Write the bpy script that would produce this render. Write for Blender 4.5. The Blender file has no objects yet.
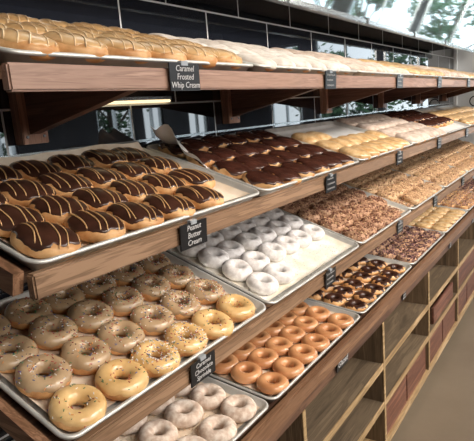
import bpy, bmesh, math, random
from mathutils import Vector, Matrix, noise
R = random.Random(7)
PI = math.pi
SC = bpy.context.scene
COL = SC.collection

# ------------------------------------------------------------------ helpers
def link(name, me, mat=None, parent=None, mw=None):
    o = bpy.data.objects.new(name, me); COL.objects.link(o)
    if me is not None and mat is not None and len(me.materials) == 0:
        for m in (mat if isinstance(mat, (list, tuple)) else [mat]): me.materials.append(m)
    if parent: o.parent = parent
    if mw is not None: o.matrix_local = mw
    return o
def tag(o, label, cat, group=None, kind=None):
    n = len(label.split())
    assert 4 <= n <= 16, (n, label)
    o['label'] = label; o['category'] = cat
    if group: o['group'] = group
    if kind: o['kind'] = kind
    return o
def struct(o):
    o['kind'] = 'structure'; return o
def empty(name, loc=(0, 0, 0), mw=None):
    o = bpy.data.objects.new(name, None); COL.objects.link(o)
    o.empty_display_size = .05
    if mw is not None: o.matrix_world = mw
    else: o.location = loc
    return o
def mesh_of(bm, smooth=False):
    me = bpy.data.meshes.new('m'); bmesh.ops.recalc_face_normals(bm, faces=bm.faces)
    bm.to_mesh(me); bm.free()
    if smooth:
        for p in me.polygons: p.use_smooth = True
    return me
def add_box(bm, x0, x1, y0, y1, z0, z1, mi=0, mat=None):
    vs = [bm.verts.new((x, y, z)) for x in (x0, x1) for y in (y0, y1) for z in (z0, z1)]
    if mat is not None:
        for v in vs: v.co = mat @ v.co
    for f in ((0,1,3,2),(4,6,7,5),(0,4,5,1),(2,3,7,6),(0,2,6,4),(1,5,7,3)):
        bm.faces.new([vs[i] for i in f]).material_index = mi
    return vs
def box_mesh(x0, x1, y0, y1, z0, z1, bev=0.0):
    bm = bmesh.new(); add_box(bm, x0, x1, y0, y1, z0, z1)
    if bev: bmesh.ops.bevel(bm, geom=bm.edges[:], offset=bev, segments=2, affect='EDGES')
    return mesh_of(bm)
def prism(bm, pts, d, off=(0, 0, 0)):
    """pts: list of 3d points, extruded by vector d"""
    a = [bm.verts.new(Vector(p) + Vector(off)) for p in pts]
    b = [bm.verts.new(v.co + Vector(d)) for v in a]
    bm.faces.new(a); bm.faces.new(b[::-1]); n = len(a)
    for i in range(n): bm.faces.new([a[i], a[(i+1) % n], b[(i+1) % n], b[i]])
def tube(bm, pts, r, seg=6, mi=0):
    rings = []
    for i, p in enumerate(pts):
        t = (pts[min(i+1, len(pts)-1)] - pts[max(i-1, 0)]).normalized()
        a = t.cross(Vector((0, 0, 1)));
        if a.length < 1e-4: a = Vector((1, 0, 0))
        a.normalize(); b = t.cross(a).normalized()
        rr = r*(.55 if i in (0, len(pts)-1) else 1)
        rings.append([bm.verts.new(p + a*rr*math.cos(2*PI*k/seg) + b*rr*math.sin(2*PI*k/seg)) for k in range(seg)])
    for q, w in zip(rings, rings[1:]):
        for k in range(seg): bm.faces.new([q[k], q[(k+1) % seg], w[(k+1) % seg], w[k]]).material_index = mi
    bm.faces.new(rings[0][::-1]).material_index = mi; bm.faces.new(rings[-1]).material_index = mi

# ------------------------------------------------------------------ materials
def new_mat(name):
    m = bpy.data.materials.new(name); m.use_nodes = True
    nt = m.node_tree; return m, nt, nt.nodes['Principled BSDF']
def N(nt, t, **kw):
    n = nt.nodes.new(t)
    for k, v in kw.items():
        if k in n.inputs: n.inputs[k].default_value = v
        else: setattr(n, k, v)
    return n
def coords(nt, scale=(1, 1, 1), rnd=True):
    tc = N(nt, 'ShaderNodeTexCoord'); mp = N(nt, 'ShaderNodeMapping'); mp.inputs['Scale'].default_value = scale
    nt.links.new(tc.outputs['Object'], mp.inputs['Vector'])
    if rnd:
        oi = N(nt, 'ShaderNodeObjectInfo'); ml = N(nt, 'ShaderNodeMath', operation='MULTIPLY'); ml.inputs[1].default_value = 37.0
        nt.links.new(oi.outputs['Random'], ml.inputs[0]); nt.links.new(ml.outputs[0], mp.inputs['Location'])
    return mp.outputs['Vector']
def ramp(nt, fac, stops):
    r = N(nt, 'ShaderNodeValToRGB'); e = r.color_ramp.elements
    while len(e) > len(stops): e.remove(e[-1])
    while len(e) < len(stops): e.new(.5)
    for q, (p, c) in zip(e, stops): q.position = p; q.color = (*c, 1)
    nt.links.new(fac, r.inputs['Fac']); return r.outputs['Color']
def mottled(name, c1, c2, scale=60, rough=.5, bump=.0, bscale=300, metal=0, coat=0, spec=.5, detail=4, lo=.35, hi=.65, sss=0):
    m, nt, b = new_mat(name)
    v = coords(nt); n = N(nt, 'ShaderNodeTexNoise', Scale=scale, Detail=detail)
    nt.links.new(v, n.inputs['Vector'])
    nt.links.new(ramp(nt, n.outputs['Fac'], [(lo, c1), (hi, c2)]), b.inputs['Base Color'])
    b.inputs['Roughness'].default_value = rough; b.inputs['Metallic'].default_value = metal
    b.inputs['Coat Weight'].default_value = coat; b.inputs['Coat Roughness'].default_value = .12
    b.inputs['Specular IOR Level'].default_value = spec
    if bump:
        n2 = N(nt, 'ShaderNodeTexNoise', Scale=bscale, Detail=3); nt.links.new(v, n2.inputs['Vector'])
        bp = N(nt, 'ShaderNodeBump', Strength=bump, Distance=.002)
        nt.links.new(n2.outputs['Fac'], bp.inputs['Height']); nt.links.new(bp.outputs['Normal'], b.inputs['Normal'])
    return m
def wood(name, dark, light, axis='Y', rough=.45, rep=1.0):
    m, nt, b = new_mat(name)
    s = {'X': (1.2, 22, 22), 'Y': (22, 1.2, 22), 'Z': (22, 22, 1.2)}[axis]
    v = coords(nt, tuple(q*rep for q in s))
    n = N(nt, 'ShaderNodeTexNoise', Scale=1.1, Detail=7, Distortion=1.6); nt.links.new(v, n.inputs['Vector'])
    n3 = N(nt, 'ShaderNodeTexNoise', Scale=9, Detail=2); nt.links.new(v, n3.inputs['Vector'])
    mx = N(nt, 'ShaderNodeMath', operation='MULTIPLY_ADD'); mx.inputs[1].default_value = .25
    nt.links.new(n3.outputs['Fac'], mx.inputs[0]); nt.links.new(n.outputs['Fac'], mx.inputs[2])
    mid = tuple((a+c)/2 for a, c in zip(dark, light))
    nt.links.new(ramp(nt, mx.outputs[0], [(.44, tuple(q*.72 for q in dark)), (.52, dark), (.60, mid), (.66, tuple(q*.9 for q in dark)), (.72, light)]), b.inputs['Base Color'])
    b.inputs['Roughness'].default_value = rough
    bp = N(nt, 'ShaderNodeBump', Strength=.15, Distance=.001)
    nt.links.new(mx.outputs[0], bp.inputs['Height']); nt.links.new(bp.outputs['Normal'], b.inputs['Normal'])
    return m
def plain(name, c, rough=.5, metal=0, emit=0, coat=0):
    m, nt, b = new_mat(name); b.inputs['Base Color'].default_value = (*c, 1)
    b.inputs['Roughness'].default_value = rough; b.inputs['Metallic'].default_value = metal
    b.inputs['Coat Weight'].default_value = coat
    if emit:
        b.inputs['Emission Color'].default_value = (*c, 1); b.inputs['Emission Strength'].default_value = emit
    return m

M = {}
M['walnut_top'] = wood('walnut_rose', (.27, .155, .115), (.43, .27, .205))
M['walnut'] = wood('walnut_mid', (.20, .115, .066), (.34, .21, .13))
M['walnut_front'] = wood('walnut_front', (.17, .085, .045), (.30, .17, .10))
M['walnut_dark'] = wood('walnut_dark', (.09, .045, .03), (.17, .09, .055))
M['rail'] = wood('walnut_rail', (.20, .10, .055), (.36, .20, .12), 'X')
M['bracket'] = wood('bracket_wood', (.36, .18, .12), (.54, .31, .22), 'Z')
M['gusset'] = wood('shaded_gusset_wood', (.13, .06, .042), (.22, .11, .08), 'X')  # bracket wood darkened; shade under the shelf is put into the colour
M['oak'] = wood('oak_edge', (.36, .24, .12), (.58, .42, .24))
M['oak_v'] = wood('oak_panel', (.14, .095, .058), (.25, .17, .105), 'Z')
M['oak_shelf'] = wood('oak_shelf', (.12, .09, .062), (.20, .15, .10))  # oak darkened: shadow inside the cubbies is painted into it
M['oak_back'] = wood('shaded_grey_oak_back', (.085, .068, .052), (.14, .115, .09))  # back darkened too, interior shade being part of its colour
M['crate'] = wood('red_crate_wood', (.13, .052, .034), (.27, .12, .08))
M['black'] = mottled('black_interior', (.012, .011, .010), (.03, .027, .025), 20, .7)
M['alu'] = mottled('aluminium', (.38, .38, .38), (.50, .50, .50), 25, .45, metal=.5, bump=.05, bscale=80)
M['alu_rim'] = mottled('lit_aluminium_rim', (.60, .60, .58), (.72, .72, .70), 25, .4, metal=.4)  # paler copy of the aluminium; light on the lip put into the colour
M['paper'] = mottled('parchment', (.72, .60, .47), (.88, .80, .69), 14, .7, bump=.25, bscale=20)
M['paper_white'] = mottled('white_paper', (.72, .72, .72), (.86, .86, .86), 9, .75, bump=.3, bscale=14)
M['paper_sugar'] = mottled('sugared_paper', (.78, .72, .60), (.95, .93, .88), 18, .8, bump=.2, bscale=60)
M['dough'] = mottled('fried_dough', (.46, .20, .065), (.76, .43, .18), 40, .55, bump=.15)
M['dough_lt'] = mottled('golden_dough', (.52, .24, .08), (.84, .52, .25), 30, .5, bump=.15)
M['icing_tan'] = mottled('tan_icing', (.39, .262, .152), (.54, .38, .23), 30, .25, coat=.3, bump=.06, bscale=90)
M['icing_gold'] = mottled('golden_tan_icing', (.68, .42, .17), (.84, .57, .27), 30, .22, coat=.4, bump=.06, bscale=90)
M['choc'] = mottled('dark_chocolate_icing', (.036, .015, .010), (.075, .030, .019), 30, .28, coat=.3, bump=.08, bscale=70)
M['choc_red'] = mottled('milk_chocolate_icing', (.042, .015, .011), (.08, .028, .019), 30, .22, coat=.35, bump=.1, bscale=60)
M['caramel'] = mottled('caramel_icing', (.58, .34, .145), (.72, .46, .22), 30, .3, coat=.3, bump=.06, bscale=80)
M['drizzle'] = plain('peanut_butter_drizzle', (.74, .46, .22), .45)
M['drizzle_lt'] = plain('pale_caramel_drizzle', (.88, .66, .42), .45)
M['powder'] = mottled('powdered_sugar', (.70, .67, .67), (.94, .93, .94), 60, .9, bump=.4, bscale=260, spec=.2)
M['cinnamon'] = mottled('cinnamon_sugar', (.60, .45, .36), (.86, .76, .68), 70, .9, bump=.6, bscale=420, spec=.2)
M['glazed'] = mottled('glazed_dough', (.56, .25, .11), (.74, .38, .18), 18, .22, coat=.6, bump=.04, bscale=40)
M['cream'] = mottled('cream_coating', (.52, .40, .33), (.76, .65, .58), 40, .65, bump=.4, bscale=150)
M['whip'] = mottled('white_whipped_coating', (.62, .55, .50), (.84, .79, .75), 40, .7, bump=.5, bscale=150)
M['maple'] = mottled('maple_glaze', (.58, .34, .14), (.84, .62, .36), 45, .3, coat=.4, bump=.06, bscale=70)
M['nut_a'] = mottled('peanut_crumb_tan', (.46, .25, .15), (.66, .42, .28), 90, .7)
M['nut_b'] = mottled('peanut_crumb_brown', (.17, .065, .045), (.28, .12, .08), 90, .7)
M['nut_c'] = mottled('peanut_crumb_gold', (.62, .40, .22), (.82, .60, .38), 90, .7)
M['berry_a'] = mottled('dark_berry_crumb', (.06, .022, .035), (.12, .05, .065), 90, .35)
M['berry_b'] = mottled('pink_berry_crumb', (.34, .17, .17), (.55, .33, .30), 90, .6)
for nm, c in (('spr_white', (.85, .82, .78)), ('spr_red', (.42, .06, .05)), ('spr_green', (.08, .20, .09)), ('spr_blue', (.07, .10, .28)), ('spr_orange', (.70, .28, .06)), ('spr_brown', (.12, .05, .03))):
    M[nm] = plain(nm, c, .4)
M['chalkboard'] = plain('chalkboard', (.012, .012, .014), .28)
M['chalk'] = plain('chalk', (.62, .62, .64), .8)
M['clip'] = plain('clear_clip', (.35, .38, .42), .15)
M['steel'] = plain('brushed_steel', (.62, .66, .68), .25, .9)
M['led'] = plain('led_diffuser', (1.0, .82, .52), .4, 0, 1.2)
M['white_wall'] = mottled('white_wall_paint', (.60, .62, .64), (.66, .68, .70), 3, .7)
M['dark_wall'] = mottled('dark_wall_paint', (.05, .05, .055), (.08, .08, .09), 3, .6)
M['ceiling'] = mottled('ceiling_paint', (.10, .10, .11), (.14, .14, .15), 3, .8)

def tile_mat():
    m, nt, b = new_mat('black_gloss_tile')
    tc = N(nt, 'ShaderNodeTexCoord'); sp = N(nt, 'ShaderNodeSeparateXYZ'); cb = N(nt, 'ShaderNodeCombineXYZ')
    nt.links.new(tc.outputs['Object'], sp.inputs[0]); nt.links.new(sp.outputs['Y'], cb.inputs['X']); nt.links.new(sp.outputs['Z'], cb.inputs['Y'])
    mp = N(nt, 'ShaderNodeMapping'); nt.links.new(cb.outputs[0], mp.inputs['Vector'])
    mp.inputs['Location'].default_value = (TW - TY0 + 4*TW, 12*TH - TZ0, 0)
    br = N(nt, 'ShaderNodeTexBrick', offset=.5, squash=1.0)
    nt.links.new(mp.outputs[0], br.inputs['Vector'])
    br.inputs['Scale'].default_value = 1; br.inputs['Mortar Size'].default_value = .0028; br.inputs['Mortar Smooth'].default_value = 0
    br.inputs['Brick Width'].default_value = TW; br.inputs['Row Height'].default_value = TH
    br.inputs['Color1'].default_value = (.010, .012, .018, 1); br.inputs['Color2'].default_value = (.015, .017, .025, 1); br.inputs['Mortar'].default_value = (.62, .64, .66, 1)
    nt.links.new(br.outputs['Color'], b.inputs['Base Color'])
    mr = N(nt, 'ShaderNodeMapRange'); mr.inputs['To Min'].default_value = .02; mr.inputs['To Max'].default_value = .7
    nt.links.new(br.outputs['Fac'], mr.inputs['Value']); nt.links.new(mr.outputs[0], b.inputs['Roughness'])
    b.inputs['Specular IOR Level'].default_value = .9; b.inputs['IOR'].default_value = 1.7
    bp = N(nt, 'ShaderNodeBump', Strength=.6, Distance=.002, invert=True)
    n2 = N(nt, 'ShaderNodeTexNoise', Scale=5, Detail=1); nt.links.new(tc.outputs['Object'], n2.inputs['Vector'])
    ad = N(nt, 'ShaderNodeMath', operation='MULTIPLY_ADD'); ad.inputs[1].default_value = .02
    nt.links.new(n2.outputs['Fac'], ad.inputs[0]); nt.links.new(br.outputs['Fac'], ad.inputs[2])
    nt.links.new(ad.outputs[0], bp.inputs['Height']); nt.links.new(bp.outputs['Normal'], b.inputs['Normal'])
    return m
TW, TH, TZ0, TY0 = .412, .152, 1.553, 1.125
M['tile'] = tile_mat()
def floor_mat():
    m, nt, b = new_mat('polished_concrete')
    v = coords(nt, rnd=False)
    n = N(nt, 'ShaderNodeTexNoise', Scale=1.4, Detail=8, Roughness=.65); nt.links.new(v, n.inputs['Vector'])
    nt.links.new(ramp(nt, n.outputs['Fac'], [(.3, (.18, .142, .103)), (.7, (.235, .19, .14))]), b.inputs['Base Color'])
    b.inputs['Roughness'].default_value = .42
    return m
M['floor'] = floor_mat()

# ------------------------------------------------------------------ camera (fitted to the photograph)
def camera():
    yaw, pitch, roll, F = .60811, .2004, -.081276, 519.79
    cy, sy, cp, sp = math.cos(yaw), math.sin(yaw), math.cos(pitch), math.sin(pitch)
    f = Vector((-sy*cp, cy*cp, -sp)); r = Vector((cy, sy, 0)); u = r.cross(f)
    c, s = math.cos(roll), math.sin(roll); r2 = c*r + s*u; u2 = -s*r + c*u
    cam = bpy.data.cameras.new('camera'); o = bpy.data.objects.new('camera', cam); COL.objects.link(o)
    m = Matrix((r2, u2, -f)).transposed().to_4x4(); m.translation = Vector((0, 0, 1.5)); o.matrix_world = m
    cam.sensor_width = 36; cam.sensor_fit = 'HORIZONTAL'; cam.lens = F/474*36; cam.clip_start = .02
    SC.camera = o
camera()

# ------------------------------------------------------------------ the room
FZ = -.05; WX = -1.13; YE = 5.45
struct(link('floor', box_mesh(-1.3, 4.2, -2.6, 9.2, FZ-.05, FZ), M['floor']))
struct(link('ceiling', box_mesh(-1.3, 4.2, -2.6, 9.2, 3.1, 3.2), M['ceiling']))
struct(link('wall_left', box_mesh(WX-.12, WX, -2.6, YE, FZ, 3.1), M['tile']))
struct(link('wall_end', box_mesh(WX-.12, -.885, YE, YE+.12, FZ, 3.1), M['white_wall']))
struct(link('trim_1', box_mesh(WX, WX+.03, YE-.035, YE, FZ, 3.1, .003), M['white_wall']))
struct(link('trim_2', box_mesh(WX, WX+.008, .43, YE-.035, 1.442, 1.449, .001), M['steel']))
struct(link('wall_back', box_mesh(-1.3, 4.2, -2.7, -2.6, FZ, 3.1), M['dark_wall']))
def window_wall(name, along, fixed, a0, a1, wins, mat):
    """solid wall pieces around window openings; wins = [(s0,s1,z0,z1)]"""
    bm = bmesh.new(); th = .12
    def pc(s0, s1, z0, z1):
        if s1 - s0 < 1e-4 or z1 - z0 < 1e-4: return
        if along == 'Y': add_box(bm, fixed, fixed+th, s0, s1, z0, z1)
        else: add_box(bm, s0, s1, fixed, fixed+th, z0, z1)
    s = a0
    for (s0, s1, z0, z1) in wins:
        pc(s, s0, FZ, 3.1); pc(s0, s1, FZ, z0); pc(s0, s1, z1, 3.1); s = s1
    pc(s, a1, FZ, 3.1)
    return struct(link(name, mesh_of(bm), mat))
winR = [(3.65, 4.1, .9, 2.4), (5.5, 6.3, .9, 2.4), (6.5, 7.0, .9, 2.2), (7.7, 8.3, .5, 2.5)]
winF = [(-.4, .75, .2, 2.9), (.85, 2.0, .2, 2.9), (2.3, 3.0, .2, 2.7)]
window_wall('wall_right', 'Y', 4.0, -2.6, 9.2, winR, M['dark_wall'])
window_wall('wall_front', 'X', 9.0, -1.3, 4.0, winF, M['dark_wall'])
wn = 0
def window(along, fixed, s0, s1, z0, z1):
    global wn; wn += 1
    bm = bmesh.new(); t = .045
    def pc(a, b, c, d):
        if along == 'Y': add_box(bm, fixed+.03, fixed+.08, a, b, c, d)
        else: add_box(bm, a, b, fixed+.03, fixed+.08, c, d)
    pc(s0, s0+t, z0, z1); pc(s1-t, s1, z0, z1); pc(s0, s1, z0, z0+t); pc(s0, s1, z1-t, z1)
    m = (s0+s1)/2; pc(m-.02, m+.02, z0, z1)
    struct(link('window_%d' % wn, mesh_of(bm), M['steel']))
for w in winR: window('Y', 4.0, *w)
for w in winF: window('X', 9.0, *w)

# round mark on the white end wall
bm = bmesh.new(); n = 48; ri, ro = .040, .050; y = YE-.004
q = [[bm.verts.new((r*math.cos(2*PI*k/n), yy, r*math.sin(2*PI*k/n))) for k in range(n)] for r, yy in ((ro, 0), (ro, -.003), (ri, -.003), (ri, 0))]
for a, b in ((0, 1), (1, 2), (2, 3), (3, 0)):
    for k in range(n): bm.faces.new([q[a][k], q[a][(k+1) % n], q[b][(k+1) % n], q[b][k]])
o = link('wall_emblem', mesh_of(bm), plain('emblem_black', (.015, .015, .017), .4)); o.location = (-.945, YE, 1.447)
tag(o, 'small dark circular emblem on the white end wall', 'wall emblem')

# polished canopy panel above the tiled wall
cn = empty('metal_canopy', (-.93, 1.0, 1.893))
def canopy():
    a = math.radians(13); h = .62; y0, y1 = -1.2, 4.35
    bm = bmesh.new(); prism(bm, [(0, y0, 0), (math.sin(a)*h, y0, math.cos(a)*h), (math.sin(a)*h-.02, y0, math.cos(a)*h), (-.02, y0, 0)], (0, y1-y0, 0))
    link('panel', mesh_of(bm), mottled('polished_panel', (.62, .72, .74), (.70, .80, .82), 2, .04, metal=.95, bump=.0, bscale=4), cn)
    link('edge_trim', box_mesh(-.024, .008, y0, y1, -.018, .004, .003), M['steel'], cn)
    bm = bmesh.new(); add_box(bm, WX+.93, -.02, y0, y1, .05, .07)
    link('mounting_shelf', mesh_of(bm), M['black'], cn)
    for yy in (.75, 1.55, 2.35, 3.15):
        link('clip', box_mesh(.004, .014, yy, yy+.03, -.02, .012, .002), M['steel'], cn)
canopy()
tag(cn, 'long polished metal canopy panel reflecting trees above the black tiles', 'canopy')

# ------------------------------------------------------------------ tiers
TIER = {  # rim front line X, Z, tilt, first tray Y
 'A': (-.684, 1.614, .30, .452), 'B': (-.684, 1.3036, .3019, .4383),
 'C': (-.7027, .9851, .3327, .4593), 'D': (-.6927, .7209, .1315, .4196)}
PITCH = .68; TL, TD = .672, .435
def frame(t, v, u, n=0.0):
    X, Z, a, Y0 = TIER[t]
    s, c = math.sin(a), math.cos(a)
    m = Matrix(((0, -c, s), (1, 0, 0), (0, s, c))).to_4x4()
    m.translation = Vector((X - u*c + n*s, Y0 + v, Z + u*s + n*c)); return m
Y_END = .45 + 7*PITCH + .01

def shelf(t, name, label, board_top, board_bot, wood_m, rail_m, brackets=False):
    X, Z, a, Y0 = TIER[t]; ys = Y0 - .004
    e = empty(name, (X, ys, Z))
    L = Vector((X, ys, Z))
    def rel(x0, x1, y0, y1, z0, z1, bev=.002): return box_mesh(x0-L.x, x1-L.x, y0-L.y, y1-L.y, z0-L.z, z1-L.z, bev)
    link('front_board', rel(X-.014, X+.006, ys, Y_END, board_bot, board_top, .003), wood_m, e)
    # sloping base panel under the trays
    f = frame(t, 0, 0); f0 = f.copy(); f0.translation = Vector((0, 0, 0))
    bm = bmesh.new(); add_box(bm, .0, Y_END-ys, .030, .452, -.046, -.028, mat=f0)
    pn = link('base_panel', mesh_of(bm), M['walnut_dark'], e)
    bm = bmesh.new(); add_box(bm, -.018, .0, .012, .455, -.050, -.012, mat=f0)
    link('side_rail', mesh_of(bm), rail_m, e)
    bm = bmesh.new(); add_box(bm, Y_END-ys, Y_END-ys+.018, .012, .455, -.050, -.012, mat=f0)
    link('side_rail', mesh_of(bm), rail_m, e)
    if brackets:
        for k in range(6):
            yb = .735 + .845*k
            g = bmesh.new(); prism(g, [(WX+.03, 0, 1.492), (WX+.03, 0, 1.70), (X-.03, 0, 1.590), (X-.03, 0, 1.572)], (0, .028, 0))
            for v in g.verts: v.co += Vector((0, yb+.020, 0)) - L
            b = link('bracket', mesh_of(g), M['gusset'], e)
            link('bracket_post', rel(WX, WX+.034, yb, yb+.070, 1.470, 1.70), M['bracket'], b)
            for q in (0, 1):
                s = bmesh.new(); bmesh.ops.create_cone(s, cap_ends=True, segments=12, radius1=.004, radius2=.003, depth=.003, matrix=Matrix.Translation(Vector((WX+.0355, yb+.012+.046*q, 1.487))-L) @ Matrix.Rotation(PI/2, 4, 'Y'))
                link('screw', mesh_of(s), M['clip'], b)
    tag(e, label, 'shelf'); return e
shelf('A', 'wall_shelf', 'rose-brown wooden top shelf on triangular brackets against the black tiles', 1.597, 1.557, M['walnut_top'], M['rail'], True)
shelf('B', 'display_shelf', 'sloping walnut second shelf carrying chocolate ovals beneath the top shelf', 1.291, 1.251, M['walnut'], M['rail'])
shelf('C', 'display_shelf', 'sloping walnut third shelf carrying sprinkled and powdered ring doughnuts', .974, .936, M['walnut'], M['rail'])

lb = empty('light_bar', (WX+.012, .99, 1.560))
link('housing', box_mesh(-.011, .008, 0, .30, .004, .014, .002), M['steel'], lb)
link('diffuser', box_mesh(-.009, .006, .003, .297, -.004, .004, .002), M['led'], lb)
tag(lb, 'slim warm glowing light bar on the tiles under the top shelf', 'light bar')

# ------------------------------------------------------------------ cabinet
def cabinet():
    X = -.690; e = empty('display_cabinet', (X, .42, FZ)); L = Vector(e.location); yb = .40
    def P(name, x0, x1, y0, y1, z0, z1, m, bev=.002, par=e):
        return link(name, box_mesh(x0-L.x, x1-L.x, y0-L.y, y1-L.y, z0-L.z, z1-L.z, bev), m, par)
    P('front_board', X-.008, X+.016, yb, Y_END, .652, .702, M['walnut_front'], .003)
    P('apron', X-.02, X+.002, yb, Y_END, .606, .652, M['walnut_dark'])
    f0 = frame('D', 0, 0); off = f0.translation - L; f0.translation = Vector((0, 0, 0))
    bm = bmesh.new(); add_box(bm, -.02, Y_END-.42, .022, .445, -.046, -.028, mat=f0)
    for v in bm.verts: v.co += off
    link('counter_top', mesh_of(bm), M['walnut_dark'], e)
    P('back_panel', WX+.01, WX+.03, yb, Y_END, .0, .72, M['oak_back'])
    P('plinth', X-.06, X-.04, yb, Y_END, FZ, .012, M['black'])  # black colour stands in for shadow in the toe recess
    P('base_board', WX+.03, X, yb, Y_END, .012, .045, M['oak'])
    for k in range(8):
        y = .53 + .73*k - .01
        if y > Y_END: break
        y = min(y, Y_END-.022)
        P('divider', WX+.03, X-.001, y, y+.020, .045, .656, M['oak_v'])
        P('divider_edge', X-.001, X+.003, y, y+.020, .045, .606, M['oak'], .001)
    for k in range(-1, 7):
        y0 = max(.53 + .73*k + .01, yb+.001); y1 = min(.53 + .73*(k+1) - .01, Y_END-.022)
        for z in (.245, .425):
            P('shelf_board', WX+.031, X-.002, y0, y1, z-.022, z, M['oak_shelf'])
            P('shelf_edge', X-.002, X+.002, y0, y1, z-.026, z+.002, M['oak'], .001)
    tag(e, 'long open-fronted wooden cabinet with cubby shelves standing on the concrete floor', 'cabinet')
cabinet()

def crate(y0, y1, z0, z1, label, x1=-.70):
    e = empty('wooden_crate', (x1, y0, z0)); w = y1-y0; h = z1-z0; d = .30; t = .012
    link('bottom', box_mesh(-d+t, -t, t, w-t, 0, t), M['crate'], e)
    link('front_side', box_mesh(-t, 0, 0, w, 0, h, .002), M['crate'], e)
    link('rear_side', box_mesh(-d, -d+t, 0, w, 0, h, .002), M['crate'], e)
    link('end_panel', box_mesh(-d+t, -t, 0, t, 0, h, .002), M['walnut_dark'], e)
    link('end_panel', box_mesh(-d+t, -t, w-t, w, 0, h, .002), M['walnut_dark'], e)
    tag(e, label, 'crate', 'reddish wooden crates in the cabinet cubbies')
crate(2.015, 2.335, .047, .195, 'reddish-brown crate in a bottom cubby, nearest of the crates')
crate(2.350, 2.690, .047, .200, 'reddish-brown crate in a bottom cubby, second nearest of the crates')
crate(2.87, 3.36, .247, .345, 'long low reddish crate alone on a middle cubby shelf')
crate(2.76, 3.07, .047, .205, 'reddish crate at the left of the bottom cubby below the long low crate')
crate(3.09, 3.42, .047, .195, 'reddish crate at the right of the bottom cubby below the long low crate')
crate(3.48, 3.80, .047, .205, 'reddish crate in the farthest visible bottom cubby, at its left')
crate(3.82, 4.14, .047, .205, 'reddish crate in the farthest visible bottom cubby, at its right')
crate(3.50, 4.12, .247, .380, 'tall reddish crate filling a middle cubby near the picture edge')

# ------------------------------------------------------------------ trays and papers
def rrect(w, h, inset, r, z, seg=6):
    x0, x1, y0, y1 = inset, w-inset, inset, h-inset; r = max(r-inset, .004); P = []
    for cx, cy, a0 in ((x1-r, y1-r, 0), (x0+r, y1-r, 90), (x0+r, y0+r, 180), (x1-r, y0+r, 270)):
        for k in range(seg+1):
            a = math.radians(a0 + 90*k/seg); P.append((cx+r*math.cos(a), cy+r*math.sin(a), z))
    return P
def tray_mesh():
    bm = bmesh.new(); prof = [(.019, -.0262), (.0085, -.006), (.001, -.0065), (0, -.003), (.0015, 0), (.005, .0008), (.009, -.0012), (.0195, -.022), (.025, -.0235)]
    loops = [[bm.verts.new(p) for p in rrect(TL, TD, i, .032, z)] for i, z in prof]
    n = len(loops[0])
    for j, (a, b) in enumerate(zip(loops, loops[1:])):
        for k in range(n):
            f = bm.faces.new([a[k], a[(k+1) % n], b[(k+1) % n], b[k]]); f.material_index = 1 if 3 <= j <= 6 else 0
    bm.faces.new(loops[0]); bm.faces.new(loops[-1])
    return mesh_of(bm, True)
TRAY = tray_mesh(); TRAY.materials.append(M['alu']); TRAY.materials.append(M['alu_rim'])
def liner_mesh(seed, kind):
    bm = bmesh.new(); nx, ny = 44, 30; G = []
    w, h = TL-.05, TD-.05
    for j in range(ny+1):
        row = []
        for i in range(nx+1):
            x = .025 + w*i/nx; y = .025 + h*j/ny
            z = -.0225 + .0012*(1+noise.noise(Vector((x*14, y*14, seed*3.1))))
            e = min(i, nx-i)/nx*w; f = min(j, ny-j)/ny*h; ed = min(e, f)
            if ed < .012: z += (.012-ed)*.9
            if kind == 'back_rise':      # paper pushed up against the tiles behind the row
                if y > .345: 
                    k = (y-.345)/.065; z += .030*k*k*(1+.3*noise.noise(Vector((x*9, 2, 0)))); y += .012*k
            if kind == 'left_fin':       # paper standing up along its left edge
                if x < .16 and y > .20:
                    k = (.16-x)/.135; q = min(1, (y-.20)/.17); z += .090*k**1.5*q*(1+.25*math.sin(y*60)); x -= .030*k*q
            row.append(bm.verts.new((x, y, z)))
        G.append(row)
    for j in range(ny):
        for i in range(nx): bm.faces.new([G[j][i], G[j][i+1], G[j+1][i+1], G[j+1][i]])
    me = mesh_of(bm, True); return me
SHELFNAME = {'A': 'top shelf', 'B': 'second shelf', 'C': 'third shelf', 'D': 'bottom tier'}
ORD = ['first', 'second', 'third', 'fourth', 'fifth', 'sixth', 'seventh']
def tray(t, k, holds, kind='flat', pm='paper'):
    o = link('sheet_tray', TRAY, None, None, frame(t, k*PITCH+.004, 0))
    tag(o, 'aluminium sheet tray of %s, %s from the left on the %s' % (holds, ORD[k], SHELFNAME[t]), 'tray', 'aluminium trays on the %s' % SHELFNAME[t])
    p = link('paper_liner', liner_mesh(k+ord(t), kind), M[pm], None, frame(t, k*PITCH+.004, 0, .0006))
    tag(p, 'paper liner under the %s, %s tray of the %s' % (holds, ORD[k], SHELFNAME[t]), 'paper liner', 'paper liners in the trays')

# ------------------------------------------------------------------ doughnuts
def ring_pt(th, ph, s, R0=.0308, a=.0175, hz=.0168, off=0.0):
    lump = 1 + .05*noise.noise(Vector((math.cos(th)*1.3, math.sin(th)*1.3, s*5.7))) + .02*noise.noise(Vector((math.cos(th)*4, math.sin(th)*4, s*5.7+ph*.3)))
    aa = (a+off)*lump; r = R0*(1+.03*noise.noise(Vector((math.cos(th), math.sin(th), s*9.1)))) + aa*math.cos(ph)
    z = hz + (hz+off)*lump*math.sin(ph)
    return Vector((r*math.cos(th), r*math.sin(th), max(z, .0004)))
def ring_body(s, **kw):
    bm = bmesh.new(); n, m = 40, 18
    g = [[bm.verts.new(ring_pt(2*PI*i/n, 2*PI*j/m, s, **kw)) for j in range(m)] for i in range(n)]
    for i in range(n):
        for j in range(m): bm.faces.new([g[i][j], g[(i+1) % n][j], g[(i+1) % n][(j+1) % m], g[i][(j+1) % m]])
    return mesh_of(bm, True)
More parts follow.
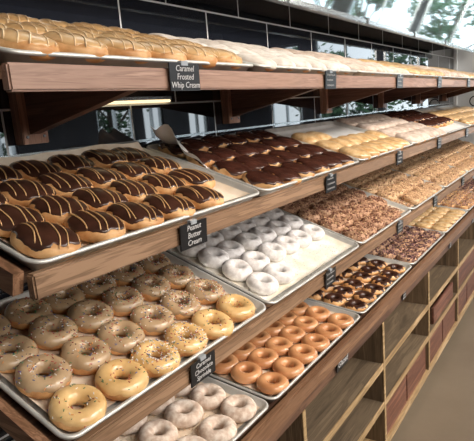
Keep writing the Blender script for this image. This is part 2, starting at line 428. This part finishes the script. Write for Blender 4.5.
def ring_icing(s, low=0.0, wav=.35, th_off=.0014, **kw):
    bm = bmesh.new(); n, m = 56, 14; g = []
    for i in range(n):
        t = 2*PI*i/n; c = Vector((math.cos(t)*2.2, math.sin(t)*2.2, s*3.3))
        p0 = low + wav*noise.noise(c) + wav*.5*noise.noise(c*2.5); p1 = PI + .35 + wav*.4*noise.noise(c+Vector((5, 0, 0)))
        row = []
        for j in range(m+1):
            k = j/m; ph = p0 + (p1-p0)*k; o = th_off*(0 if j in (0, m) else 1)
            row.append(bm.verts.new(ring_pt(t, ph, s, off=o-.0002 if j in (0, m) else o, **kw)))
        g.append(row)
    for i in range(n):
        for j in range(m): bm.faces.new([g[i][j], g[(i+1) % n][j], g[(i+1) % n][j+1], g[i][j+1]])
    return mesh_of(bm, True)
PO = 2.5
def oval_pt(th, ph, s, a=.048, b=.060, h=.0185, off=0.0):
    lump = 1 + .05*noise.noise(Vector((math.cos(th)*1.2, math.sin(th)*1.2, s*4.3)))
    c = abs(math.cos(ph))**(2/PO); sn = math.copysign(abs(math.sin(ph))**(2/PO), math.sin(ph))
    z = h*.95 + (h*(1.05 if sn > 0 else .93)+off)*sn
    return Vector(((a+off)*lump*c*math.cos(th), (b+off)*lump*c*math.sin(th), max(z, .0004)))
def oval_grid(s, p0f, p1, n, m, off, **kw):
    bm = bmesh.new(); g = []
    for i in range(n):
        t = 2*PI*i/n; p0 = p0f(t)
        g.append([bm.verts.new(oval_pt(t, p0 + (p1-p0)*j/m, s, off=(-.0002 if (j == 0 and off) else off), **kw)) for j in range(m)])
    top = bm.verts.new(oval_pt(0, p1, s, off=off, **kw))
    for i in range(n):
        for j in range(m-1): bm.faces.new([g[i][j], g[(i+1) % n][j], g[(i+1) % n][j+1], g[i][j+1]])
        bm.faces.new([g[i][m-1], g[(i+1) % n][m-1], top])
    return bm, g
def oval_body(s, **kw):
    bm, g = oval_grid(s, lambda t: -PI/2*.98, PI/2, 36, 16, 0.0, **kw)
    bm.faces.new([r[0] for r in g][::-1]); return mesh_of(bm, True)
def oval_icing(s, low=.12, wav=.25, th=.0016, **kw):
    f = lambda t: low + wav*noise.noise(Vector((math.cos(t)*2, math.sin(t)*2, s*2.9))) + wav*.5*noise.noise(Vector((math.cos(t)*5, math.sin(t)*5, s)))
    bm, g = oval_grid(s, f, PI/2, 48, 11, th, **kw); return mesh_of(bm, True)
def oval_z(x, y, a, b, h, off):
    rho = math.sqrt((x/a)**2 + (y/b)**2)
    if rho >= .985: rho = .985
    return h*.95 + (h*1.05+off)*(1-rho**PO)**(1/PO)
def drizzle(s, nl=5, r=.0013, a=.048, b=.060, h=.0185):
    q = random.Random(s*13+5); bm = bmesh.new(); an = -q.uniform(.55, .85); ca, sa = math.cos(an), math.sin(an)
    for k in range(nl):
        x0 = (-1+2*(k+.5)/nl)*a*.92 + q.uniform(-.004, .004); cv = q.uniform(.004, .014); fr = q.uniform(0, 6)
        pts = []
        for j in range(29):
            u = -1+2*j/28; y1 = b*1.1*u
            x1 = x0 + cv*(1-u*u) + .0012*math.sin(u*5+fr)
            x, y = x1*ca - y1*sa, x1*sa + y1*ca
            if math.hypot(x/a, y/b) > .96: continue
            pts.append(Vector((x, y, oval_z(x, y, a, b, h, .0022))))
        if len(pts) > 5: tube(bm, pts, r*q.uniform(.8, 1.25), 6)
    return mesh_of(bm, True)
def chips(s, surf, count, size, nm, ph_lo=.05, ph_hi=1.2, shape='chip', weights=None):
    q = random.Random(s*31+count); bm = bmesh.new()
    for _ in range(count):
        p = surf(q)
        R3 = Matrix.Rotation(q.uniform(0, 2*PI), 4, 'Z') @ Matrix.Rotation(q.uniform(-.5, .5), 4, 'X') @ Matrix.Rotation(q.uniform(-.5, .5), 4, 'Y')
        mt = Matrix.Translation(p) @ R3; mi = q.choices(range(nm), weights)[0] if weights else q.randrange(nm)
        if shape == 'rod':
            add_box(bm, -size*1.9, size*1.9, -size*.55, size*.55, -size*.4, size*.6, mi, mt)
        else:
            k = size*q.uniform(.55, 1.3); vs = add_box(bm, -k, k*q.uniform(.6, 1.2), -k*.7, k*.7, -k*.5, k*q.uniform(.35, .6), mi, mt)
            for v in vs: v.co += Vector((q.uniform(-1, 1), q.uniform(-1, 1), q.uniform(-1, 1)))*k*.25
    return mesh_of(bm)
def ring_surf(s, lo=-.1, hi=PI*1.02, off=.0018, **kw):
    def f(q):
        th = q.uniform(0, 2*PI); ph = q.uniform(lo, hi); return ring_pt(th, ph, s, off=off, **kw)
    return f
def oval_surf(s, lo=.1, off=.001, **kw):
    def f(q):
        th = q.uniform(0, 2*PI); ph = math.asin(q.uniform(math.sin(lo), 1)**1.1); return oval_pt(th, ph, s, off=off, **kw)
    return f
def withm(me, *names):
    for n_ in names: me.materials.append(M[n_])
    return me
NV = 4
K = {}     # kind -> list of variants, each a list of (part name, mesh, stuff?)
def kind(name, f): K[name] = [f(i+1) for i in range(NV)]
SPR = ('spr_white', 'spr_red', 'spr_green', 'spr_blue', 'spr_orange', 'spr_brown')
def sprinkled(ic, cnt, wt):
    def f(s):
        return [('body', withm(ring_body(s), 'dough'), 0), ('icing', withm(ring_icing(s, .12, .5), ic), 0),
                ('sprinkles', withm(chips(s, ring_surf(s, .25, PI*.95), cnt, .00112, 6, shape='rod', weights=wt), *SPR), 1)]
    return f
kind('sprinkle_tan', sprinkled('icing_tan', 95, (3, 4, 2.5, 2, 2, 2)))
kind('sprinkle_many', sprinkled('icing_tan', 170, (5.5, 4.5, 2, 2, 2.5, 2)))
kind('sprinkle_few', sprinkled('icing_gold', 40, (2, 3, 2, 1, 1, 1)))
kind('sprinkle_white', sprinkled('icing_gold', 210, (10, 3, 1.5, 2, 1.5, 1)))
kind('powdered', lambda s: [('body', withm(ring_body(s, hz=.0185), 'powder'), 0)])
kind('cinnamon', lambda s: [('body', withm(ring_body(s), 'cinnamon'), 0)])
kind('glazed', lambda s: [('body', withm(ring_body(s, hz=.0160, a=.0170), 'glazed'), 0)])
def ovalk(body, ic, low=.1, wav=.3, dz=None, nl=6):
    def f(s):
        r = [('body', withm(oval_body(s), body), 0), ('icing', withm(oval_icing(s, low, wav), ic), 0)]
        if dz: r.append(('drizzle', withm(drizzle(s, nl), dz), 0))
        return r
    return f
kind('choc_oval', ovalk('dough_lt', 'choc', .42, .5, 'drizzle', 5))
kind('caramel_oval', ovalk('dough_lt', 'caramel', .38, .4, 'drizzle_lt', 5))
kind('choc_plain', ovalk('dough_lt', 'choc_red', .25, .6))
kind('maple_oval', ovalk('dough_lt', 'maple', .05, .3))
kind('cream_oval', ovalk('dough_lt', 'cream', -.1, .3))
kind('whip_oval', ovalk('dough_lt', 'whip', -.3, .3))
def crumbk(body, mats, wt, cnt=230, size=.0030):
    def f(s):
        return [('body', withm(ring_body(s), body), 0), ('crumb_topping', withm(chips(s, ring_surf(s, -.5, PI, off=.002), cnt, size, len(mats), weights=wt), *mats), 1)]
    return f
kind('peanut', crumbk('nut_a', ('nut_a', 'nut_b', 'nut_c'), (4.4, 4.4, 1.6), 330, .0027))
kind('gold_crumb', crumbk('nut_c', ('nut_c', 'nut_a', 'nut_b'), (6, 3, .9), 280, .0027))
kind('berry', crumbk('nut_a', ('berry_a', 'berry_b', 'nut_c'), (6, 2, 1.2), 330, .0028))
kind('pink_crumb', crumbk('dough_lt', ('berry_b', 'nut_c', 'berry_a'), (3, 5, 1)))
kind('choc_ring', lambda s: [('body', withm(ring_body(s, hz=.0130), 'dough_lt'), 0), ('icing', withm(ring_icing(s, .65, 1.6, hz=.0130), 'choc'), 0)])

def name_of(k):
    return 'oval_doughnut' if k in ('choc_oval', 'caramel_oval', 'choc_plain', 'maple_oval', 'cream_oval', 'whip_oval') else 'ring_doughnut'
def doughnut(k, t, v, u, label, group, rz=None, sc=1.0):
    var = K[k][R.randrange(NV)]; nm = name_of(k)
    ang = rz if rz is not None else R.uniform(0, 2*PI)
    ang += R.uniform(-.10, .10)
    m = frame(t, v, u, -.0205) @ Matrix.Rotation(ang, 4, 'Z') @ Matrix.Rotation(R.uniform(-.03, .03), 4, 'X') @ Matrix.Diagonal((sc*R.uniform(.97, 1.03), sc*R.uniform(.97, 1.03), sc*R.uniform(.95, 1.08), 1))
    if len(var) == 1:
        o = link(nm, var[0][1], None, None, m)
    else:
        o = empty(nm, mw=m)
        for pn, me, st in var:
            c = link(pn, me, None, o)
            if st: c['kind'] = 'stuff'
    return tag(o, label, 'doughnut', group)

ROWN = ['front row', 'second row from the front', 'third row from the front', 'back row']
COLN = ['leftmost', 'second from left', 'third from left', 'fourth from left', 'fifth from left', 'sixth from left', 'seventh from left']
def fill(t, k, us, vs, kindf, look, group, skip=(), jit=.004, rz=None, sc=1.0, rown=None):
    rn = rown or ROWN
    for r, u in enumerate(us):
        cols = [c for c in range(len(vs)) if (r, c) not in skip]
        for i, c in enumerate(cols):
            kk = kindf(r, c) if callable(kindf) else kindf
            lk = look(r, c) if callable(look) else look
            if len(cols) == 1: lab = '%s, alone in the %s' % (lk, rn[r])
            else: lab = '%s, %s in the %s' % (lk, COLN[i] if i < len(cols)-1 else 'rightmost', rn[r])
            doughnut(kk, t, k*PITCH + vs[c] + R.uniform(-jit, jit), u + R.uniform(-jit, jit)*.7, lab, group, rz, sc)
# row names are kept short so a label stays within sixteen words
ROWN = ['front row', 'second row', 'third row', 'back row']
VS6 = [.075, .177, .279, .383, .486, .588]
UC = [.055, .160, .262, .355]

# top shelf
UA = [.062, .17, .275, .375]
tray('A', 0, 'caramel drizzled ovals'); fill('A', 0, UA, [.068, .172, .277, .382, .487, .592], 'caramel_oval', 'caramel-iced drizzled oval doughnut on the top shelf', 'caramel ovals on the top shelf', rz=.3, sc=1.06)
tray('A', 1, 'white coated ovals', pm='paper_white'); fill('A', 1, UA, VS6, 'whip_oval', 'white-coated oval doughnut on the top shelf', 'white-coated ovals on the top shelf', rz=.1)
tray('A', 2, 'beige iced ovals'); fill('A', 2, UA[:3]+[.375], VS6, 'cream_oval', 'beige-coated oval doughnut on the top shelf', 'beige-coated ovals on the top shelf')
tray('A', 3, 'golden ovals'); fill('A', 3, UA[:3], VS6, 'maple_oval', 'golden oval on the fourth top-shelf tray', 'golden ovals on the top shelf', rown=['front row', 'middle row', 'back row'])
tray('A', 4, 'pale cream ovals'); fill('A', 4, UA[:3], VS6, 'cream_oval', 'pale cream oval on the fifth top-shelf tray', 'pale ovals on the fifth top-shelf tray', rown=['front row', 'middle row', 'back row'])
tray('A', 5, 'tan ovals'); fill('A', 5, UA[:3], VS6, 'maple_oval', 'tan oval on the sixth top-shelf tray', 'tan ovals on the sixth top-shelf tray', rown=['front row', 'middle row', 'back row'])
tray('A', 6, 'pale ovals'); fill('A', 6, UA[:2], VS6, 'cream_oval', 'pale oval on the farthest top-shelf tray', 'pale ovals on the farthest top-shelf tray', rown=['front row', 'back row'])
# second shelf
UB = [.060, .158, .262, .368]
tray('B', 0, 'chocolate drizzled ovals', 'back_rise'); fill('B', 0, UB, [.075, .175, .275, .378, .480, .575], 'choc_oval', 'chocolate oval doughnut with tan drizzle', 'tan-drizzled chocolate ovals on the second shelf', skip=((0, 5),), rz=.36, sc=1.0)
tray('B', 1, 'plain chocolate ovals', 'left_fin', 'paper_white'); fill('B', 1, UB, [.085, .185, .285, .390, .490, .595], 'choc_plain', 'plain chocolate-iced oval doughnut', 'plain chocolate ovals on the second shelf', rz=.25, sc=.97)
tray('B', 2, 'golden maple ovals', pm='paper_white'); fill('B', 2, UB[:3], VS6, 'maple_oval', 'golden maple-glazed oval on the second shelf', 'golden ovals on the second shelf', rz=.25, skip=((2, 2), (2, 3), (2, 4), (2, 5)), rown=['front row', 'middle row', 'back row'])
tray('B', 3, 'pale cream ovals'); fill('B', 3, UB, VS6, 'cream_oval', 'pale cream-coated oval on the second shelf', 'cream ovals on the second shelf', rz=.2)
tray('B', 4, 'dark chocolate ovals', pm='paper_white'); fill('B', 4, UB[1:], VS6, 'choc_plain', 'dark chocolate oval on the fifth second-shelf tray', 'dark chocolate ovals on the fifth second-shelf tray', rz=.3, rown=['front row', 'middle row', 'back row'])
tray('B', 5, 'golden ovals'); fill('B', 5, UB[:3], VS6, 'maple_oval', 'golden oval on the sixth second-shelf tray', 'golden ovals on the sixth second-shelf tray', rown=['front row', 'middle row', 'back row'])
tray('B', 6, 'pale golden ovals'); fill('B', 6, UB[:3], VS6, 'maple_oval', 'golden oval on the farthest second-shelf tray', 'golden ovals on the farthest second-shelf tray', rown=['front row', 'middle row', 'back row'])
# third shelf
def c1k(r, c): return {0: ['sprinkle_few', 'sprinkle_few', 'sprinkle_white', 'sprinkle_white', 'sprinkle_few', 'sprinkle_few'], 1: ['sprinkle_tan', 'sprinkle_tan', 'sprinkle_tan', 'sprinkle_tan', 'sprinkle_many', 'sprinkle_many'], 2: ['sprinkle_tan', 'sprinkle_tan', 'sprinkle_tan', 'sprinkle_many', 'sprinkle_many', 'sprinkle_many']}.get(r, ['sprinkle_tan']*3+['sprinkle_many']*3)[c]
LK = {'sprinkle_few': 'golden-iced ring doughnut with few sprinkles', 'sprinkle_white': 'golden ring doughnut thick with pale sprinkles', 'sprinkle_tan': 'tan-iced ring doughnut with coloured sprinkles', 'sprinkle_many': 'tan ring doughnut densely covered in sprinkles'}
tray('C', 0, 'sprinkled rings'); fill('C', 0, UC, VS6, c1k, lambda r, c: LK[c1k(r, c)], 'sprinkled ring doughnuts on the third shelf', sc=1.075)
tray('C', 1, 'powdered rings', pm='paper_sugar'); fill('C', 1, [.085, .178, .270, .358], [.093, .193, .300, .397, .498, .605], 'powdered', 'white powdered ring doughnut', 'white powdered ring doughnuts', skip=((0, 2), (0, 3), (0, 4), (0, 5)), sc=1.0)
tray('C', 2, 'peanut crumb rings'); fill('C', 2, UC, VS6, 'peanut', 'brown peanut-crumbed ring doughnut', 'peanut-crumbed ring doughnuts', skip=((0, 5),), sc=1.0)
tray('C', 3, 'golden crumb rings'); fill('C', 3, UC, VS6, 'gold_crumb', 'golden crumb ring on the fourth third-shelf tray', 'golden crumb rings on the fourth tray', skip=((0, 0),))
tray('C', 4, 'golden crumb rings'); fill('C', 4, UC, VS6, 'gold_crumb', 'golden crumb ring on the fifth third-shelf tray', 'golden crumb rings on the fifth tray')
tray('C', 5, 'golden crumb rings'); fill('C', 5, UC, VS6, 'gold_crumb', 'golden crumb ring on the sixth third-shelf tray', 'golden crumb rings on the sixth tray')
tray('C', 6, 'pale crumb rings'); fill('C', 6, UC, VS6, 'gold_crumb', 'golden crumb ring on the farthest third-shelf tray', 'golden crumb rings on the farthest tray')
# bottom tier
UD = [.056, .148, .240, .332]; R4 = ['front row', 'second row', 'third row', 'back row']
tray('D', 0, 'cinnamon sugar rings'); fill('D', 0, [.062, .166, .268], [.19, .293, .395, .500, .602], 'cinnamon', 'sugar-dusted cinnamon ring doughnut', 'cinnamon sugar ring doughnuts', sc=1.04, rown=['front row', 'middle row', 'back row'])
tray('D', 1, 'plain glazed rings'); fill('D', 1, [.052, .145, .228, .315], [.085, .181, .281, .381, .481, .585], 'glazed', 'plain glossy orange-brown glazed ring', 'plain glazed ring doughnuts', sc=1.03)
tray('D', 2, 'chocolate dolloped rings'); fill('D', 2, UD, [.075, .177, .279, .383, .486, .588], 'choc_ring', 'golden ring with dark chocolate dollops', 'rings with dark chocolate dollops', sc=.96)
tray('D', 3, 'dark berry crumb rings'); fill('D', 3, UD, VS6, 'berry', 'dark berry-crumbed ring doughnut', 'berry-crumbed ring doughnuts')
tray('D', 4, 'golden ovals'); fill('D', 4, UD, VS6, 'maple_oval', 'golden oval on the bottom tier', 'golden ovals on the bottom tier', sc=.9, rz=.2)
tray('D', 5, 'pink crumb rings'); fill('D', 5, UD, VS6, 'pink_crumb', 'pink and gold crumbed ring doughnut', 'pink crumb ring doughnuts')
tray('D', 6, 'dark crumb rings'); fill('D', 6, UD, VS6, 'berry', 'dark crumb ring on the farthest bottom tray', 'dark crumb rings on the farthest tray')

# loose crumbs and sugar lying in the trays
def loose(t, k, cnt, size, mats, wt, label, rng=(.03, .65, .03, .41)):
    q = random.Random(k*7+ord(t))
    def f(_): return Vector((q.uniform(rng[0], rng[1]), q.uniform(rng[2], rng[3]), -.0195+q.uniform(0, size*2.2)))
    me = withm(chips(k+ord(t), f, cnt, size, len(mats), weights=wt), *mats)
    o = link('loose_crumbs', me, None, None, frame(t, k*PITCH+.004, 0)); tag(o, label, 'crumbs', None, 'stuff')
loose('C', 2, 5200, .0030, ('nut_a', 'nut_b', 'nut_c'), (5, 3, 2), 'loose chopped peanut crumbs around the brown crumbed rings')
loose('C', 3, 3500, .0030, ('nut_c', 'nut_a', 'nut_b'), (5, 3, 2), 'loose golden crumbs in the fourth tray of the third shelf')
loose('C', 4, 1200, .0030, ('nut_c', 'nut_a', 'nut_b'), (5, 3, 1), 'loose golden crumbs in the fifth tray of the third shelf')
loose('D', 0, 2600, .0016, ('nut_c', 'cinnamon'), (2, 3), 'loose cinnamon sugar crumbs under the dusted ring doughnuts')
loose('D', 3, 1500, .0030, ('berry_a', 'berry_b', 'nut_a'), (5, 3, 1), 'loose dark berry crumbs around the bottom tier rings')
loose('C', 1, 700, .0012, ('powder',), None, 'loose powdered sugar scattered on the liner beside the white rings', (.03, .65, .02, .14))

# ------------------------------------------------------------------ chalkboard price signs
def text_mesh(body, size, spacing=.95):
    cu = bpy.data.curves.new('t', 'FONT'); cu.body = body; cu.size = size; cu.space_line = spacing; cu.align_x = 'CENTER'; cu.align_y = 'CENTER'; cu.extrude = .0003; cu.offset = -size*.004; cu.shear = .15; cu.resolution_u = 2
    o = bpy.data.objects.new('t', cu); COL.objects.link(o)
    me = bpy.data.meshes.new_from_object(o.evaluated_get(bpy.context.evaluated_depsgraph_get())); bpy.data.objects.remove(o); return me
def scribble(seed, lines, w, h):
    q = random.Random(seed); bm = bmesh.new()
    for l in range(lines):
        y = h*.5 - h*(l+.7)/(lines+.4); n_ = 26; x0 = -w*.38; ln = w*q.uniform(.55, .76)
        pts = [Vector((x0+ln*j/n_, y + math.sin(j*1.9+q.uniform(-.5, .5))*h*.055, 0)) for j in range(n_+1)]
        tube(bm, pts, .0005, 4)
    return mesh_of(bm)
def sign(t, yv, text, label, z_top, w=.087, h=.053, xo=.012, lines=3, tilt=.06, yaw=.0, size=.0150):
    X = TIER[t][0]
    m = Matrix.Translation((X+xo, yv, z_top-h/2)) @ Matrix.Rotation(yaw, 4, 'Z') @ Matrix.Rotation(tilt, 4, 'Y') @ Matrix(((0, 0, 1, 0), (1, 0, 0, 0), (0, 1, 0, 0), (0, 0, 0, 1)))
    e = empty('chalkboard_sign', mw=m)
    link('card', box_mesh(-w/2, w/2, -h/2, h/2, -.0015, .0015, .0005), M['chalkboard'], e)
    me = text_mesh(text, size) if text else scribble(int(yv*100), lines, w, h)
    l = link('lettering', me, M['chalk'], e); l.location = (0, 0, .0018)
    link('clip', box_mesh(-w*.12, w*.12, h/2-.006, h/2+.004, -.008, .0022, .001), M['clip'], e)
    tag(e, label, 'sign', 'small chalkboard signs on the shelf edges')
sign('A', .826, 'Caramel\nFrosted\nWhip Cream', 'black chalkboard sign reading Caramel Frosted Whip Cream on the top shelf edge', 1.607, w=.092, size=.0165, tilt=.02, yaw=0)
sign('B', .806, 'Peanut\nButter\nCream', 'black chalkboard sign reading Peanut Butter Cream on the second shelf edge', 1.293, size=.0165)
sign('C', .815, 'Caramel\nChocolate\nSprinkle', 'black chalkboard sign reading Caramel Chocolate Sprinkle on the third shelf edge', .984, size=.0155)
sign('D', 1.545, 'Glazed', 'black chalkboard sign reading Glazed on the cabinet front', .662, h=.045, w=.10, size=.030)
n = {'A': 'top shelf', 'B': 'second shelf', 'C': 'third shelf', 'D': 'cabinet front'}
for t, zt, ys in (('A', 1.606, (1.525, 2.22, 2.90, 3.66, 4.35)), ('B', 1.293, (1.495, 2.20, 2.89, 3.62, 4.3)), ('C', .982, (1.50, 2.25, 2.88, 3.6)), ('D', .660, (2.26, 3.19, 3.9))):
    base = 2
    for i, yv in enumerate(ys):
        sign(t, yv, None, 'small scribbled chalkboard sign on the %s, %s sign from the left' % (n[t], ORD[i+1]), zt, w=.08 if t != 'D' else .05, h=.052 if t != 'D' else .045, yaw=.0)

# ------------------------------------------------------------------ outside, seen only as reflections
out = link('ground', box_mesh(-8, 20, -8, 24, FZ-.3, FZ-.06), mottled('paving', (.10, .10, .095), (.15, .15, .14), 2, .8)); struct(out)
LEAF = mottled('tree_leaves', (.03, .085, .035), (.09, .20, .08), 3, .5); BARK = mottled('bark', (.10, .075, .055), (.17, .13, .10), 12, .9)
def tree(x, y, h, r, seed, label):
    q = random.Random(seed); e = empty('tree', (x, y, FZ-.06))
    bm = bmesh.new(); tube(bm, [Vector((0, 0, 0)), Vector((.03, .02, h*.3)), Vector((-.03, .05, h*.55)), Vector((0, 0, h*.8))], .07, 8)
    for k in range(5):
        a = q.uniform(0, 2*PI); z = h*q.uniform(.35, .6); tube(bm, [Vector((0, 0, z)), Vector((math.cos(a)*r*.35, math.sin(a)*r*.35, z+.3)), Vector((math.cos(a)*r*.7, math.sin(a)*r*.7, z+.7))], .03, 6)
    link('trunk', mesh_of(bm), BARK, e)
    bm = bmesh.new(); cl = [(q.uniform(-.6, .6)*r, q.uniform(-.6, .6)*r, h*q.uniform(.4, 1.0), r*q.uniform(.3, .5)) for _ in range(12)]
    for _ in range(1500):
        cx, cy, cz, cr = q.choice(cl); d = Vector((q.gauss(0, 1), q.gauss(0, 1), q.gauss(0, 1))).normalized()*cr*q.uniform(.5, 1)
        c = Vector((cx, cy, cz))+d; s = q.uniform(.05, .11); a = Vector((q.gauss(0, 1), q.gauss(0, 1), q.gauss(0, 1))).normalized(); b = a.orthogonal().normalized()
        bm.faces.new([bm.verts.new(c+a*s), bm.verts.new(c+b*s*.5), bm.verts.new(c-a*s), bm.verts.new(c-b*s*.5)])
    link('foliage', mesh_of(bm), LEAF, e); tag(e, label, 'tree', 'trees outside the shop windows')
for i, (x, y, h, r) in enumerate(((-.3, 12.0, 3.3, 1.0), (1.2, 13.0, 3.9, 1.2), (2.7, 11.5, 2.8, .8), (6.5, 8.0, 3.4, 1.2), (7.0, 5.0, 3.0, 1.1), (4.6, 13.5, 3.8, 1.2))):
    tree(x, y, h, r, i+3, 'leafy green tree outside the shop windows, %s from the far end' % ORD[i])

# ------------------------------------------------------------------ light
W = bpy.data.worlds.new('world'); SC.world = W; W.use_nodes = True; nt = W.node_tree
bg = nt.nodes['Background']; sky = nt.nodes.new('ShaderNodeTexSky'); sky.sky_type = 'HOSEK_WILKIE'; sky.turbidity = 7; sky.sun_direction = (.3, -.5, .8)
mx = nt.nodes.new('ShaderNodeMixRGB'); mx.inputs['Fac'].default_value = .75; mx.inputs['Color2'].default_value = (.82, .93, 1.0, 1)
nt.links.new(sky.outputs[0], mx.inputs['Color1']); nt.links.new(mx.outputs[0], bg.inputs['Color']); bg.inputs['Strength'].default_value = 4.5
def lamp_fixture(name, x, y, z, label):
    e = empty(name, (x, y, z))
    bm = bmesh.new(); bmesh.ops.create_cone(bm, cap_ends=False, segments=20, radius1=.055, radius2=.04, depth=.14, matrix=Matrix.Translation((0, 0, .10)))
    link('shade', mesh_of(bm, True), M['black'], e)
    link('stem', box_mesh(-.008, .008, -.008, .008, .16, 3.1-z), M['steel'], e)
    tag(e, label, 'spotlight', 'ceiling spotlights over the aisle'); return e
def area(x, y, z, sx, sy, power, col, tgt):
    l = bpy.data.lights.new('a', 'AREA'); l.shape = 'RECTANGLE'; l.size = sx; l.size_y = sy; l.energy = power; l.color = col
    o = bpy.data.objects.new('area_light', l); COL.objects.link(o); o.location = (x, y, z)
    o.rotation_euler = (Vector(tgt)-Vector((x, y, z))).to_track_quat('-Z', 'Y').to_euler()
def spot(x, y, z, power, col, tgt, ang=60, size=.06, blend=.6):
    l = bpy.data.lights.new('s', 'SPOT'); l.energy = power; l.color = col; l.spot_size = math.radians(ang); l.spot_blend = blend; l.shadow_soft_size = size
    o = bpy.data.objects.new('spot_light', l); COL.objects.link(o); o.location = (x, y, z)
    o.rotation_euler = (Vector(tgt)-Vector((x, y, z))).to_track_quat('-Z', 'Y').to_euler()
WARM = (1, .82, .62)
for i, (y, pw) in enumerate(((.3, 22), (1.75, 100), (3.0, 60), (4.3, 60))):
    lamp_fixture('ceiling_spotlight', 1.0, y, 2.75, 'black conical ceiling spotlight above the aisle, %s along the counter' % ORD[i])
    spot(1.0, y, 2.74, pw, WARM, (-.85, y+.05, 1.0), 62, .08)
# added fill lights at ceiling height across the aisle, without fixtures
for i, y in enumerate((.2, 2.6, 5.0)):
    area(1.85, y, 3.05, 2.0, .7, (62, 85, 95)[i], (1, .93, .84), (-.9, y, 1.0))
for y in (.3, 2.5):  # added low fill lights that reach under the shelves
    area(3.75, y, 2.3, 2.0, .5, 36, (1, .92, .82), (-.9, y, 1.0))
area(1.2, 2.5, 3.05, 1.0, 5.0, 60, (1, .93, .84), (.9, 2.5, 0))

vs = SC.view_settings; SC.display_settings.display_device = 'sRGB'; vs.view_transform = 'Standard'; vs.look = 'None'; vs.exposure = 0.05; vs.gamma = 1; vs.use_curve_mapping = False
